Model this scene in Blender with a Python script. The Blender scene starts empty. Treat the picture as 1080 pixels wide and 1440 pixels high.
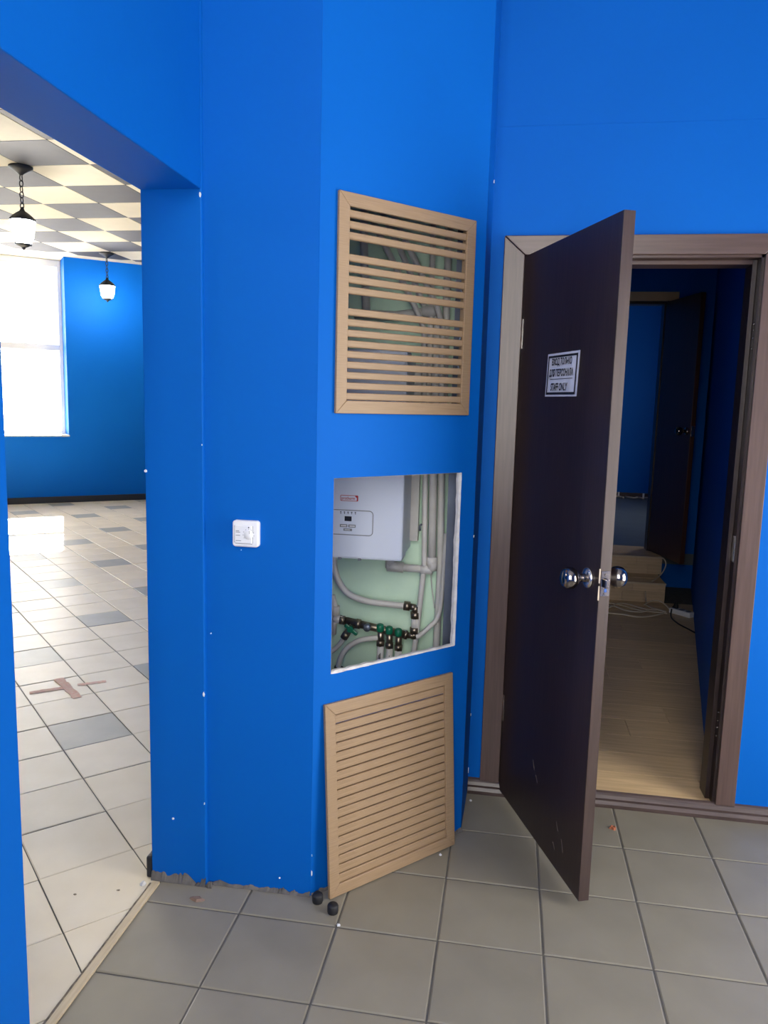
import bpy, math, random
from mathutils import Vector, Matrix, noise
random.seed(7)
T = 0.3                       # one floor tile, in metres; all coordinates below are in tiles
scene = bpy.context.scene
col = scene.collection

# ------------------------------------------------------------------ camera
CAM = Vector((2.45449, -6.77107, 5.10759))
YAW, PITCH, ROLL, FPX = -0.158874, -0.140416, 0.0262375, 1080.86
fwd = Vector((math.sin(YAW)*math.cos(PITCH), math.cos(YAW)*math.cos(PITCH), math.sin(PITCH)))
rt = Vector((math.cos(YAW), -math.sin(YAW), 0)); up = rt.cross(fwd)
ca, sa = math.cos(ROLL), math.sin(ROLL)
ax, ay = rt*ca + up*sa, up*ca - rt*sa
cam_data = bpy.data.cameras.new('camera')
cam_data.sensor_width = 36.0
cam_data.lens = FPX/1440*36.0
cam_data.clip_start = 0.02
cam = bpy.data.objects.new('camera', cam_data)
m = Matrix((ax, ay, -fwd)).transposed().to_4x4(); m.translation = CAM*T
cam.matrix_world = m
col.objects.link(cam); scene.camera = cam

# ------------------------------------------------------------------ sky, sun, exposure
world = bpy.data.worlds.new('sky'); scene.world = world; world.use_nodes = True
bg = world.node_tree.nodes['Background']
bg.inputs[0].default_value = (1.0, 0.965, 0.91, 1); bg.inputs[1].default_value = 12.0
sun_d = bpy.data.lights.new('sun', 'SUN'); sun_d.energy = 125.0; sun_d.angle = 0.012; sun_d.color = (1, .96, .88)
sun = bpy.data.objects.new('sun', sun_d)
el = math.radians(36); sd = Vector((.52*math.cos(el), -.855*math.cos(el), -math.sin(el)))
sun.rotation_euler = sd.to_track_quat('-Z', 'Y').to_euler(); sun.location = (-12, 18, 12)
col.objects.link(sun)
scene.view_settings.view_transform = 'Standard'; scene.view_settings.look = 'None'
scene.view_settings.gamma = 1.0; scene.view_settings.exposure = -0.08
scene.view_settings.use_curve_mapping = False
scene.cycles.max_bounces = 10; scene.cycles.diffuse_bounces = 7; scene.cycles.sample_clamp_indirect = 8.0

def portal(c, n, upv, w, h):
    d = bpy.data.lights.new('window_portal', 'AREA'); d.shape = 'RECTANGLE'; d.size = w*T; d.size_y = h*T
    d.cycles.is_portal = True
    o = bpy.data.objects.new('window_portal', d)
    n = Vector(n).normalized(); u = Vector(upv); x = u.cross(-n).normalized()
    mm = Matrix((x, u, -n)).transposed().to_4x4(); mm.translation = Vector(c)*T
    o.matrix_world = mm; col.objects.link(o)

# ------------------------------------------------------------------ materials
def srgb(r, g, b):
    f = lambda c: (c/255/12.92) if c <= 10 else ((c/255+.055)/1.055)**2.4
    return (f(r), f(g), f(b), 1)
MATS = {}
def mat(name, c, rough=.5, c2=None, scale=8.0, stretch=(1, 1, 1), bump=0.0, bscale=60.0, metal=0.0, rnd=0.0, spec=.5, detail=4.0, emit=0.0):
    m = bpy.data.materials.new(name); m.use_nodes = True; nt = m.node_tree; N = nt.nodes; L = nt.links
    p = N['Principled BSDF']
    p.inputs['Roughness'].default_value = rough; p.inputs['Metallic'].default_value = metal
    p.inputs['Specular IOR Level'].default_value = spec
    p.inputs['Base Color'].default_value = c
    tc = N.new('ShaderNodeTexCoord'); mp = N.new('ShaderNodeMapping'); mp.inputs['Scale'].default_value = stretch
    L.new(tc.outputs['Object'], mp.inputs['Vector'])
    out = None
    if c2:
        nz = N.new('ShaderNodeTexNoise'); nz.inputs['Scale'].default_value = scale; nz.inputs['Detail'].default_value = detail
        L.new(mp.outputs[0], nz.inputs['Vector'])
        rp = N.new('ShaderNodeValToRGB'); rp.color_ramp.elements[0].position = .3; rp.color_ramp.elements[1].position = .7
        rp.color_ramp.elements[0].color = c; rp.color_ramp.elements[1].color = c2
        L.new(nz.outputs['Fac'], rp.inputs[0]); out = rp.outputs[0]
    if rnd:
        oi = N.new('ShaderNodeObjectInfo'); mr = N.new('ShaderNodeMapRange')
        mr.inputs['To Min'].default_value = 1-rnd; mr.inputs['To Max'].default_value = 1+rnd
        L.new(oi.outputs['Random'], mr.inputs['Value'])
        hs = N.new('ShaderNodeHueSaturation'); L.new(mr.outputs[0], hs.inputs['Value'])
        if out: L.new(out, hs.inputs['Color'])
        else: hs.inputs['Color'].default_value = c
        out = hs.outputs[0]
    if out: L.new(out, p.inputs['Base Color'])
    if bump:
        nb = N.new('ShaderNodeTexNoise'); nb.inputs['Scale'].default_value = bscale; nb.inputs['Detail'].default_value = 3
        L.new(mp.outputs[0], nb.inputs['Vector'])
        bp = N.new('ShaderNodeBump'); bp.inputs['Strength'].default_value = bump; bp.inputs['Distance'].default_value = .002
        L.new(nb.outputs['Fac'], bp.inputs['Height']); L.new(bp.outputs[0], p.inputs['Normal'])
    if emit:
        p.inputs['Emission Color'].default_value = c; p.inputs['Emission Strength'].default_value = emit
    MATS[name] = m
    return m
BLUE = mat('blue_wall_paint', (.0004, .100, .44, 1), .6, (.0004, .108, .47, 1), 1.6, bump=.12, bscale=45, spec=.1)
NTILE = mat('grey_floor_tile', srgb(126, 120, 107), .38, srgb(137, 131, 117), 5, bump=.1, bscale=30, rnd=.05)
FTILE = mat('cream_floor_tile', srgb(224, 211, 184), .36, srgb(233, 221, 196), 5, bump=.35, bscale=16, rnd=.05, spec=.3)
GTILE = mat('slate_grey_floor_tile', srgb(160, 160, 150), .36, srgb(171, 170, 160), 5, bump=.3, bscale=16, rnd=.04, spec=.3)
GROUT = mat('dark_grout', srgb(98, 95, 90), .9, srgb(82, 80, 76), 30)
WOODG = mat('light_oak_laminate', srgb(156, 130, 101), .5, srgb(140, 116, 88), 6, (2, 2, 60), bump=.05)
WENGE = mat('wenge_veneer', srgb(40, 30, 29), .33, srgb(54, 41, 38), 7, (14, 14, .7), bump=.08, bscale=30)  # darker copy of the wenge, shade on the leaf put into the colour
WENGEH = mat('wenge_veneer_across', srgb(62, 46, 43), .33, srgb(80, 62, 57), 7, (.7, 14, 14), bump=.08, bscale=30)
EDGEW = mat('wenge_lit_edge', srgb(60, 48, 45), .33, srgb(71, 57, 53), 7, (14, 14, .7))  # light on the leaf's free edge put into the colour
CASW = mat('wenge_casing_lit', srgb(76, 60, 56), .33, srgb(91, 73, 68), 7, (14, 14, .7), bump=.08, bscale=30)  # same wenge as the leaf, lightened for the light falling on the frame
CASH = mat('wenge_casing_lit_across', srgb(76, 60, 56), .33, srgb(91, 73, 68), 7, (.7, 14, 14), bump=.08, bscale=30)
SKIRT = mat('brown_skirting_plastic', srgb(84, 70, 68), .35, srgb(64, 52, 50), 9, (1, 16, 16))
PLASTER = mat('raw_plaster', srgb(215, 214, 212), .9, srgb(190, 188, 184), 40, bump=.5, bscale=120)
BARE = mat('bare_dirty_mortar', srgb(112, 108, 104), .95, srgb(78, 76, 76), 22, bump=.8, bscale=60)
MINT = mat('mint_green_plaster', srgb(208, 234, 212), .7, srgb(192, 222, 200), 5, bump=.3, bscale=60)
WHITE = mat('white_enamel', srgb(202, 210, 226), .3, spec=.4)
PANELW = mat('white_panel_plastic', srgb(230, 231, 234), .4)
GREYP = mat('grey_plastic', srgb(120, 124, 132), .4)
DARKP = mat('dark_display_plastic', srgb(40, 42, 52), .25)
RED = mat('red_print', srgb(170, 40, 48), .5)
PIPE = mat('white_plastic_pipe', srgb(216, 213, 208), .4, srgb(200, 197, 192), 12)
PIPEG = mat('grey_white_plastic_pipe', srgb(196, 194, 190), .45, srgb(180, 178, 176), 12)
BRASS = mat('tarnished_nickel_brass', srgb(160, 148, 132), .35, srgb(110, 98, 86), 30, metal=.9)
GREEN = mat('green_valve_plastic', srgb(18, 110, 82), .4)
STEEL = mat('galvanised_steel', srgb(118, 126, 138), .45, srgb(98, 106, 120), 14, metal=.6)
CHROME = mat('dark_polished_metal', srgb(150, 142, 138), .16, metal=1.0)
BRIGHT = mat('bright_nickel', srgb(226, 222, 216), .25, metal=1.0)
PAPER = mat('white_paper', srgb(226, 228, 234), .45, srgb(212, 214, 222), 9)
INK = mat('black_ink', srgb(24, 24, 30), .5)
BLACKR = mat('black_rubber', srgb(24, 25, 30), .6, bump=.3, bscale=80)
CREAM = mat('cream_ceiling_panel', srgb(208, 199, 176), .8, srgb(202, 193, 170), 6, rnd=.02)
SLATE = mat('dark_ceiling_panel', srgb(66, 66, 70), .7, srgb(60, 60, 64), 6, rnd=.03)
CEILW = mat('off_white_ceiling', srgb(190, 188, 184), .9)
LAMI = mat('oak_laminate_plank', srgb(224, 194, 150), .42, srgb(198, 168, 126), 3.2, (1.2, 16, 1), rnd=.10, bump=.06)
LAMIR = mat('oak_laminate_riser', srgb(208, 184, 152), .42, srgb(184, 160, 130), 3.2, (1.2, 1, 16), rnd=.09)
LAMIE = mat('pale_laminate_edge', srgb(196, 180, 158), .5)
LINO = mat('grey_blue_floor_sheet', srgb(96, 106, 112), .35, srgb(84, 93, 100), 4)
REDWD = mat('red_brown_veneer', srgb(74, 44, 38), .4, srgb(58, 34, 30), 7, (14, 14, .7))
STRIPW = mat('pale_wood_strip', srgb(206, 190, 160), .6, srgb(186, 168, 136), 9, (12, 1, 12))
PVC = mat('white_window_plastic', srgb(228, 226, 220), .4)
CABLEW = mat('white_cable_sheath', srgb(206, 196, 180), .5)
CABLEB = mat('black_cable_sheath', srgb(20, 20, 24), .5)
IRON = mat('black_wrought_iron', srgb(40, 42, 48), .5, metal=.3)
LAMPG = mat('lit_frosted_lamp_glass', (1, .97, .92, 1), .3, emit=180)
CHIPM = mat('bare_plaster_chip', srgb(222, 224, 230), .9)
CROSS = mat('faded_red_tape', srgb(228, 178, 158), .8, srgb(230, 206, 186), 60)
RUST = mat('orange_brown_scrap', srgb(150, 86, 58), .8)
DARKDIRT = mat('dark_dirt', srgb(104, 94, 82), .95, srgb(150, 138, 120), 60)
# window glass: mostly clear with a faint reflection
GLASS = bpy.data.materials.new('clear_window_glass'); GLASS.use_nodes = True
_n = GLASS.node_tree.nodes; _l = GLASS.node_tree.links
_n.remove(_n['Principled BSDF'])
_t = _n.new('ShaderNodeBsdfTransparent'); _g = _n.new('ShaderNodeBsdfGlossy'); _g.inputs['Roughness'].default_value = .02
_m = _n.new('ShaderNodeMixShader'); _m.inputs[0].default_value = .06
_l.new(_t.outputs[0], _m.inputs[1]); _l.new(_g.outputs[0], _m.inputs[2]); _l.new(_m.outputs[0], _n['Material Output'].inputs[0])

# ------------------------------------------------------------------ mesh helpers (tile units in, metres out)
ORIG = {}
def tag(o, label=None, cat=None, group=None, kind=None):
    if label: o['label'] = label
    if cat: o['category'] = cat
    if group: o['group'] = group
    if kind: o['kind'] = kind
    return o
def link(o, origin, parent):
    col.objects.link(o); origin = Vector(origin)
    ORIG[o.name] = origin
    if parent: o.parent = parent; o.location = (origin-ORIG[parent.name])*T
    else: o.location = origin*T
    return o
def empty(name, loc, label=None, cat=None, group=None, kind=None, parent=None):
    o = bpy.data.objects.new(name, None); o.empty_display_size = .05
    link(o, loc, parent)
    return tag(o, label, cat, group, kind)
class MB:
    def __init__(s): s.v = []; s.f = []; s.mi = []; s.cur = 0; s.sm = []; s.smooth = False
    def face(s, idx): s.f.append(idx); s.mi.append(s.cur); s.sm.append(s.smooth)
    def hexa(s, p):     # 8 points: bottom 4 ccw, top 4 ccw
        b = len(s.v); s.v += [Vector(x) for x in p]
        for q in ((0, 3, 2, 1), (4, 5, 6, 7), (0, 1, 5, 4), (1, 2, 6, 5), (2, 3, 7, 6), (3, 0, 4, 7)): s.face([b+i for i in q])
        return s
    def box(s, x0, x1, y0, y1, z0, z1, fr=None):
        fr = fr or (lambda a, b, c: Vector((a, b, c)))
        return s.hexa([fr(x0, y0, z0), fr(x1, y0, z0), fr(x1, y1, z0), fr(x0, y1, z0), fr(x0, y0, z1), fr(x1, y0, z1), fr(x1, y1, z1), fr(x0, y1, z1)])
    def quad(s, a, b, c, d):
        n = len(s.v); s.v += [Vector(a), Vector(b), Vector(c), Vector(d)]; s.face([n, n+1, n+2, n+3]); return s
    def poly(s, pts):
        n = len(s.v); s.v += [Vector(p) for p in pts]; s.face(list(range(n, n+len(pts)))); return s
    def prism(s, pts, dv):   # polygon extruded by vector
        n = len(s.v); k = len(pts); dv = Vector(dv)
        s.v += [Vector(p) for p in pts] + [Vector(p)+dv for p in pts]
        s.face(list(range(n, n+k))[::-1]); s.face(list(range(n+k, n+2*k)))
        for i in range(k): s.face([n+i, n+(i+1) % k, n+k+(i+1) % k, n+k+i])
        return s
    def tube(s, pts, r, seg=10, caps=True):
        pts = [Vector(p) for p in pts]; n = len(pts); rr = r if isinstance(r, (list, tuple)) else [r]*n
        prev = None; base = len(s.v); sm = s.smooth; s.smooth = True
        for i, p in enumerate(pts):
            t = (pts[min(i+1, n-1)]-pts[max(i-1, 0)]).normalized()
            if prev is None:
                a = Vector((0, 0, 1)) if abs(t.z) < .9 else Vector((1, 0, 0)); u = t.cross(a).normalized()
            else:
                u = (prev-t*prev.dot(t)).normalized()
            prev = u; w = t.cross(u)
            for k in range(seg):
                an = 2*math.pi*k/seg; s.v.append(p+(u*math.cos(an)+w*math.sin(an))*rr[i])
        for i in range(n-1):
            for k in range(seg):
                k2 = (k+1) % seg
                s.face([base+i*seg+k, base+i*seg+k2, base+(i+1)*seg+k2, base+(i+1)*seg+k])
        s.smooth = False
        if caps:
            s.face([base+k for k in range(seg)][::-1]); s.face([base+(n-1)*seg+k for k in range(seg)])
        s.smooth = sm
        return s
    def lathe(s, c, axis, prof, seg=20, smooth=True):   # prof: (distance along axis, radius)
        c = Vector(c); axis = Vector(axis).normalized()
        a = Vector((0, 0, 1)) if abs(axis.z) < .9 else Vector((1, 0, 0)); u = axis.cross(a).normalized(); w = axis.cross(u)
        base = len(s.v); n = len(prof)
        for h, r in prof:
            for k in range(seg):
                an = 2*math.pi*k/seg; s.v.append(c+axis*h+(u*math.cos(an)+w*math.sin(an))*max(r, 1e-4))
        s.smooth = smooth
        for i in range(n-1):
            for k in range(seg):
                k2 = (k+1) % seg
                s.face([base+i*seg+k, base+i*seg+k2, base+(i+1)*seg+k2, base+(i+1)*seg+k])
        s.smooth = False
        s.face([base+k for k in range(seg)][::-1]); s.face([base+(n-1)*seg+k for k in range(seg)])
        return s
    def mesh(s, name, origin, mats):
        me = bpy.data.meshes.new(name); o = Vector(origin)
        me.from_pydata([tuple((p-o)*T) for p in s.v], [], s.f)
        for mm in mats: me.materials.append(mm)
        for p, mi, sm in zip(me.polygons, s.mi, s.sm): p.material_index = mi; p.use_smooth = sm
        import bmesh
        bm = bmesh.new(); bm.from_mesh(me); bmesh.ops.recalc_face_normals(bm, faces=bm.faces); bm.to_mesh(me); bm.free()
        return me
    def base(s):
        xs = [p.x for p in s.v]; ys = [p.y for p in s.v]; zs = [p.z for p in s.v]
        return Vector(((min(xs)+max(xs))/2, (min(ys)+max(ys))/2, min(zs)))
    def build(s, name, mats, parent=None, bevel=0.0, **kw):
        if not isinstance(mats, (list, tuple)): mats = [mats]
        o0 = s.base(); me = s.mesh(name, o0, mats)
        o = bpy.data.objects.new(name, me); link(o, o0, parent)
        if bevel:
            b = o.modifiers.new('bevel', 'BEVEL'); b.width = bevel*T; b.segments = 2; b.limit_method = 'ANGLE'; b.harden_normals = False
        return tag(o, **kw)
def place(me, name, loc, parent, **kw):
    o = bpy.data.objects.new(name, me); link(o, loc, parent); return tag(o, **kw)
def smooth_path(pts, n=6):
    P = [Vector(p) for p in pts]; P = [P[0]*2-P[1]]+P+[P[-1]*2-P[-2]]; out = []
    for i in range(1, len(P)-2):
        for k in range(n):
            t = k/n; a, b, c, d = P[i-1:i+3]
            out.append(.5*((2*b)+(c-a)*t+(2*a-5*b+4*c-d)*t*t+(3*b-a-3*c+d)*t**3))
    out.append(P[-2]); return out
def text_mesh(body, fr, cx, cz, h, sx=1.0, fat=0.0, out=0.0, maxw=None, align='CENTER'):
    """flat lettering: fr(u, o, z) maps sign plane to the room; h = capital height in tiles; maxw squeezes the line to a width"""
    cu = bpy.data.curves.new('lettering', 'FONT'); cu.body = body; cu.align_x = 'LEFT'; cu.offset = fat; cu.resolution_u = 3
    ob = bpy.data.objects.new('lettering', cu); col.objects.link(ob)
    dg = bpy.context.evaluated_depsgraph_get(); ev = ob.evaluated_get(dg); me = ev.to_mesh()
    vs = [v.co.copy() for v in me.vertices]; fs = [list(p.vertices) for p in me.polygons]
    ev.to_mesh_clear(); bpy.data.objects.remove(ob); bpy.data.curves.remove(cu)
    x0 = min(v.x for v in vs); x1 = max(v.x for v in vs); y0 = 0.0; y1 = max(v.y for v in vs)
    k = h/(y1-y0); kx = k*sx
    if maxw: kx = maxw/(x1-x0)
    mb = MB()
    for v in vs: mb.v.append(fr(cx+(v.x-(x0+x1)/2)*kx, out, cz+(v.y-(y0+y1)/2)*k))
    for f in fs: mb.face(f)
    return mb

# ------------------------------------------------------------------ frames
D1 = Vector((.634, .42, 0)); D2 = Vector((2.098, 1.98, 0)); dd = (D2-D1).normalized(); dn = Vector((dd.y, -dd.x, 0)); DL = (D2-D1).length
FD = lambda u, o, z: D1+dd*u+dn*o+Vector((0, 0, z))           # diagonal face of the boxed-in corner
WA = Vector((-20.319, 25.399, 0)); wd = Vector((.7826, .6225, 0)); wn = Vector((.6225, -.7826, 0))
FW = lambda u, o, z: WA+wd*u+wn*o+Vector((0, 0, z))           # far window wall, o towards the room
LH = Vector((2.53, 2.95, 0)); ld = Vector((.358, -.934, 0)).normalized(); ln = Vector((ld.y, -ld.x, 0))
FL = lambda u, o, z: LH+ld*u+ln*o+Vector((0, 0, z))           # open door leaf, o towards the left
H = 11.42
XR = 9.6                      # right side wall of the blue room
YB = 2.98

# ------------------------------------------------------------------ floors
fl = MB().box(-1.0, XR+.2, -10, YB+.4, -.3, -.012).build('floor_near', GROUT, kind='structure', label='grey tiled floor of the blue front room')
def tile_mesh(name, m, s=.982, ch=.012, th=.06):
    mb = MB(); h = s/2; g = h-ch
    b = [Vector((x*h, y*h, -th)) for x, y in ((-1, -1), (1, -1), (1, 1), (-1, 1))]
    c = [Vector((x*h, y*h, -ch*.5)) for x, y in ((-1, -1), (1, -1), (1, 1), (-1, 1))]
    d = [Vector((x*g, y*g, 0)) for x, y in ((-1, -1), (1, -1), (1, 1), (-1, 1))]
    mb.v = b+c+d
    for A, B in ((0, 4), (4, 8)):
        for i in range(4): mb.face([A+i, A+(i+1) % 4, B+(i+1) % 4, B+i])
    mb.face([8, 9, 10, 11])
    return mb.mesh(name, (0, 0, 0), [m])
tm = tile_mesh('floor_tile_grey', NTILE)
rest = MB()
for i in range(-1, 10):
    for j in range(-10, 3):
        if i <= 6 and j >= -3: place(tm, 'tile', (i+.5, j+.5, random.uniform(-.004, 0)), fl)
        else: rest.box(i+.009, i+.991, j+.009, j+.991, -.03, 0)
rest.build('tile_field', NTILE, fl, kind='stuff')

ff = MB()
FARPOLY = [(-30, -10), (-1.0, -10), (-1.0, 40.8), (-30, 17.7)]
ff.prism([(x, y, -.3) for x, y in FARPOLY], (0, 0, .288))
ff = ff.build('floor_far', GROUT, kind='structure', label='cream and grey diagonal tiled floor of the sunny room')
FO = Vector((-3.718, 2.93, 0)); an = -math.pi/4+.012; PT = 1.006
e1 = Vector((math.cos(an), math.sin(an), 0)); e2 = Vector((-e1.y, e1.x, 0))
def turned(me_name, m):
    me = tile_mesh(me_name, m, .986*PT); R_ = Matrix.Rotation(an, 4, 'Z'); me.transform(R_); return me
tc_, tg_ = turned('floor_tile_cream', FTILE), turned('floor_tile_slate', GTILE)
rest = [MB(), MB()]
def px(P):
    d = P-CAM; z = d.dot(fwd)
    return (540+FPX*d.dot(ax)/z, 720-FPX*d.dot(ay)/z) if z > .4 else None
def clip(poly, f):
    out = []
    for i in range(len(poly)):
        a, b = poly[i], poly[(i+1) % len(poly)]; fa, fb = f(a), f(b)
        if fa >= 0: out.append(a)
        if (fa >= 0) != (fb >= 0): out.append(a+(b-a)*(fa/(fa-fb)))
    return out
inside = [lambda p: -1.03-p.x, lambda p: p.x+29.5, lambda p: p.y+9.5, lambda p: (p-WA).dot(wn)+1.3]
nfar = 0
for s in range(-42, 12):
    for t in range(-40, 34):
        c = FO+e1*((s+.5)*PT)+e2*((t+.5)*PT)
        cs = [c+e1*(a*.493*PT)+e2*(b*.493*PT) for a, b in ((-1, -1), (1, -1), (1, 1), (-1, 1))]
        grey = s < 0 and s % 2 == 1 and t % 2 == 0 and ((s+1)//2+t//2) % 2 == 0
        poly = cs
        for f in inside:
            if poly: poly = clip(poly, f)
        if len(poly) < 3: continue
        whole = all(f(p) >= 0 for p in cs for f in inside)
        q = px(c)
        if q and -30 < q[0] < 235 and 660 < q[1] < 1500 and nfar < 300:
            nfar += 1
            if whole: place(tg_ if grey else tc_, 'tile', c+Vector((0, 0, random.uniform(-.006, 0))), ff)
            else:
                mb = MB().prism([p+Vector((0, 0, -.06)) for p in poly], (0, 0, .058)); mb.build('tile', GTILE if grey else FTILE, ff)
        else:
            rest[1 if grey else 0].prism([p+Vector((0, 0, -.03)) for p in poly], (0, 0, .028))
rest[0].build('cream_tile_field', FTILE, ff, kind='stuff'); rest[1].build('slate_tile_field', GTILE, ff, kind='stuff')
# worn red cross stuck on the far floor
lat = lambda s, t, z=0: FO+e1*(s*PT)+e2*(t*PT)+Vector((0, 0, z))
cr = empty('floor_marking', lat(-2.5, .7), 'worn faded red cross taped on the cream tiles', 'marking')
def ragged_strip(a, b, w, z, seed, n=14):
    rnd = random.Random(seed); a = Vector(a); b = Vector(b); d = (b-a); nrm = Vector((-d.y, d.x, 0)).normalized()
    L_, R_ = [], []
    for i in range(n+1):
        p = a+d*(i/n); L_.append(p+nrm*(w*(.5+rnd.uniform(-.1, .08)))); R_.append(p-nrm*(w*(.5+rnd.uniform(-.1, .08))))
    return MB().prism([Vector((p.x, p.y, z)) for p in L_+R_[::-1]], (0, 0, .003))
ragged_strip(lat(-2.57, .08), lat(-2.5, .62), .13, .001, 3).build('tape_strip', CROSS, cr)
ragged_strip(lat(-2.52, .86), lat(-2.43, 1.33), .11, .001, 4).build('tape_strip', CROSS, cr)
ragged_strip(lat(-3.02, .66), lat(-1.9, .70), 0.16, .0045, 5).build('tape_strip', CROSS, cr)

# ------------------------------------------------------------------ walls of the blue room
wl = MB()
wl.box(-1.1, -.49, -10.4, -2.625, 0, H); wl.box(-1.1, -.49, .355, 41, 0, H); wl.box(-1.1, -.49, -2.625, .355, 7.04, H)
wl = wl.build('wall_left', BLUE, bevel=.012, kind='structure', label='blue dividing wall with the wide opening to the sunny room')
wb = MB()
X0, X1, ZT = 2.50, 5.28, 6.94
wb.box(-.49, X0, YB, YB+.42, 0, H); wb.box(X1, XR+.5, YB, YB+.42, 0, H); wb.box(X0, X1, YB, YB+.42, ZT, H)
wb = wb.build('wall_back', BLUE, kind='structure', label='blue wall around the dark brown doorway')
RY = -9.4
ZW0, ZW1, XW0, XW1 = 3.0, 11.2, 0.2, 5.3
rw = MB()
rw.box(-1.1, XW0, RY-.5, RY, 0, H); rw.box(XW1, XR+.5, RY-.5, RY, 0, H); rw.box(XW0, XW1, RY-.5, RY, 0, ZW0); rw.box(XW0, XW1, RY-.5, RY, ZW1, H)
rw.build('wall_rear', BLUE, kind='structure', label='blue wall behind the viewpoint with a wide window')
GY0, GY1, GZ0, GZ1 = -4.2, 1.0, .6, 7.2
wr = MB().box(XR, XR+.5, RY-.5, GY0, -.3, H).box(XR, XR+.5, GY1, YB+.42, -.3, H).box(XR, XR+.5, GY0, GY1, GZ1, H).box(XR, XR+.5, GY0, GY1, -.3, GZ0)
w5 = empty('window_5', (XR+.2, (GY0+GY1)/2, GZ0), kind='structure', label='narrow window in the right side wall, out of view')
gf = MB().box(XR+.15, XR+.35, GY0, GY1, GZ0, GZ0+.2).box(XR+.15, XR+.35, GY0, GY1, GZ1-.2, GZ1)
for yy in (GY0+.1, GY1-.1): gf.box(XR+.15, XR+.35, yy-.1, yy+.1, GZ0+.2, GZ1-.2)
gf.build('window_frame', PVC, w5)
MB().box(XR+.24, XR+.26, GY0+.2, GY1-.2, GZ0+.2, GZ1-.2).build('pane', GLASS, w5)
portal((XR+.4, (GY0+GY1)/2, (GZ0+GZ1)/2), (-1, 0, 0), (0, 0, 1), GY1-GY0, GZ1-GZ0)
wr.build('wall_right', BLUE, kind='structure', label='blue right side wall')
MB().box(-1.1, XR+.5, RY-.5, YB+.42, H, H+.3).build('ceiling_near', CEILW, kind='structure', label='off-white ceiling of the blue room')
w2 = empty('window_2', (2.4, RY-.2, ZW0), kind='structure', label='wide white-framed window behind the viewpoint')
fr = MB()
for z0, z1 in ((ZW0, ZW0+.2), (ZW1-.2, ZW1)): fr.box(XW0, XW1, RY-.35, RY-.15, z0, z1)
for x in (XW0+.1, XW0+1.73, XW0+3.37, XW1-.1): fr.box(x-.1, x+.1, RY-.35, RY-.15, ZW0, ZW1)
fr.build('window_frame', PVC, w2)
for k in range(3): MB().box(XW0+.2+k*1.635, XW0+1.635+k*1.635, RY-.26, RY-.24, ZW0+.2, ZW1-.2).build('pane', GLASS, w2)
portal(((XW0+XW1)/2, RY-.4, (ZW0+ZW1)/2), (0, 1, 0), (0, 0, 1), XW1-XW0, ZW1-ZW0)

# boxed-in corner: front, diagonal with openings, return
PTK = .05
MB().box(-.49, D1.x, D1.y-.01, D1.y+PTK, 0, H).build('wall_box_front', BLUE, kind='structure', label='narrow blue front face of the boxed-in corner')
HOLES = [(.204, 1.906, 2.37, 4.365), (.21, 1.93, 5.03, 7.03)]
def plate(holes, u0, u1, z0, z1, th, fr):
    us = sorted({u0, u1, *[h[0] for h in holes], *[h[1] for h in holes]}); zs = sorted({z0, z1, *[h[2] for h in holes], *[h[3] for h in holes]})
    def hole(u, z): return any(h[0] < u < h[1] and h[2] < z < h[3] for h in holes)
    mb = MB(); ids = {}
    def vid(u, o, z):
        k = (round(u, 5), o, round(z, 5))
        if k not in ids: ids[k] = len(mb.v); mb.v.append(fr(u, o, z))
        return ids[k]
    cell = {}
    for a in range(len(us)-1):
        for b in range(len(zs)-1): cell[a, b] = not hole((us[a]+us[a+1])/2, (zs[b]+zs[b+1])/2)
    for (a, b), solid in cell.items():
        if not solid: continue
        ua, ub, za, zb = us[a], us[a+1], zs[b], zs[b+1]
        mb.cur = 0; mb.face([vid(ua, 0, za), vid(ub, 0, za), vid(ub, 0, zb), vid(ua, 0, zb)])
        mb.cur = 1; mb.face([vid(ua, -th, za), vid(ua, -th, zb), vid(ub, -th, zb), vid(ub, -th, za)])
        for (na, nb), (p, q) in {(a-1, b): ((ua, za), (ua, zb)), (a+1, b): ((ub, za), (ub, zb)), (a, b-1): ((ua, za), (ub, za)), (a, b+1): ((ua, zb), (ub, zb))}.items():
            if not cell.get((na, nb), False):
                mb.face([vid(p[0], 0, p[1]), vid(q[0], 0, q[1]), vid(q[0], -th, q[1]), vid(p[0], -th, p[1])])
    return mb
wdg = plate(HOLES, 0, DL, 0, H, PTK, FD).build('wall_box_diagonal', [BLUE, PLASTER], kind='structure', label='blue diagonal face of the boxed-in corner with two cut openings')
rx = Vector((2.12-2.098, YB-1.98, 0))
MB().hexa([D2+Vector((-PTK, 0, 0)), D2, D2+rx, D2+rx+Vector((-PTK, 0, 0))]+[p+Vector((0, 0, H)) for p in (D2+Vector((-PTK, 0, 0)), D2, D2+rx, D2+rx+Vector((-PTK, 0, 0)))]).build('wall_box_return', BLUE, kind='structure', label='thin blue return of the boxed-in corner beside the door')
MB().box(-.489, 2.06, YB-.03, YB-.004, 0, H).build('wall_box_back', MINT, kind='structure', label='mint green plaster behind the boiler and pipes')
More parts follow.
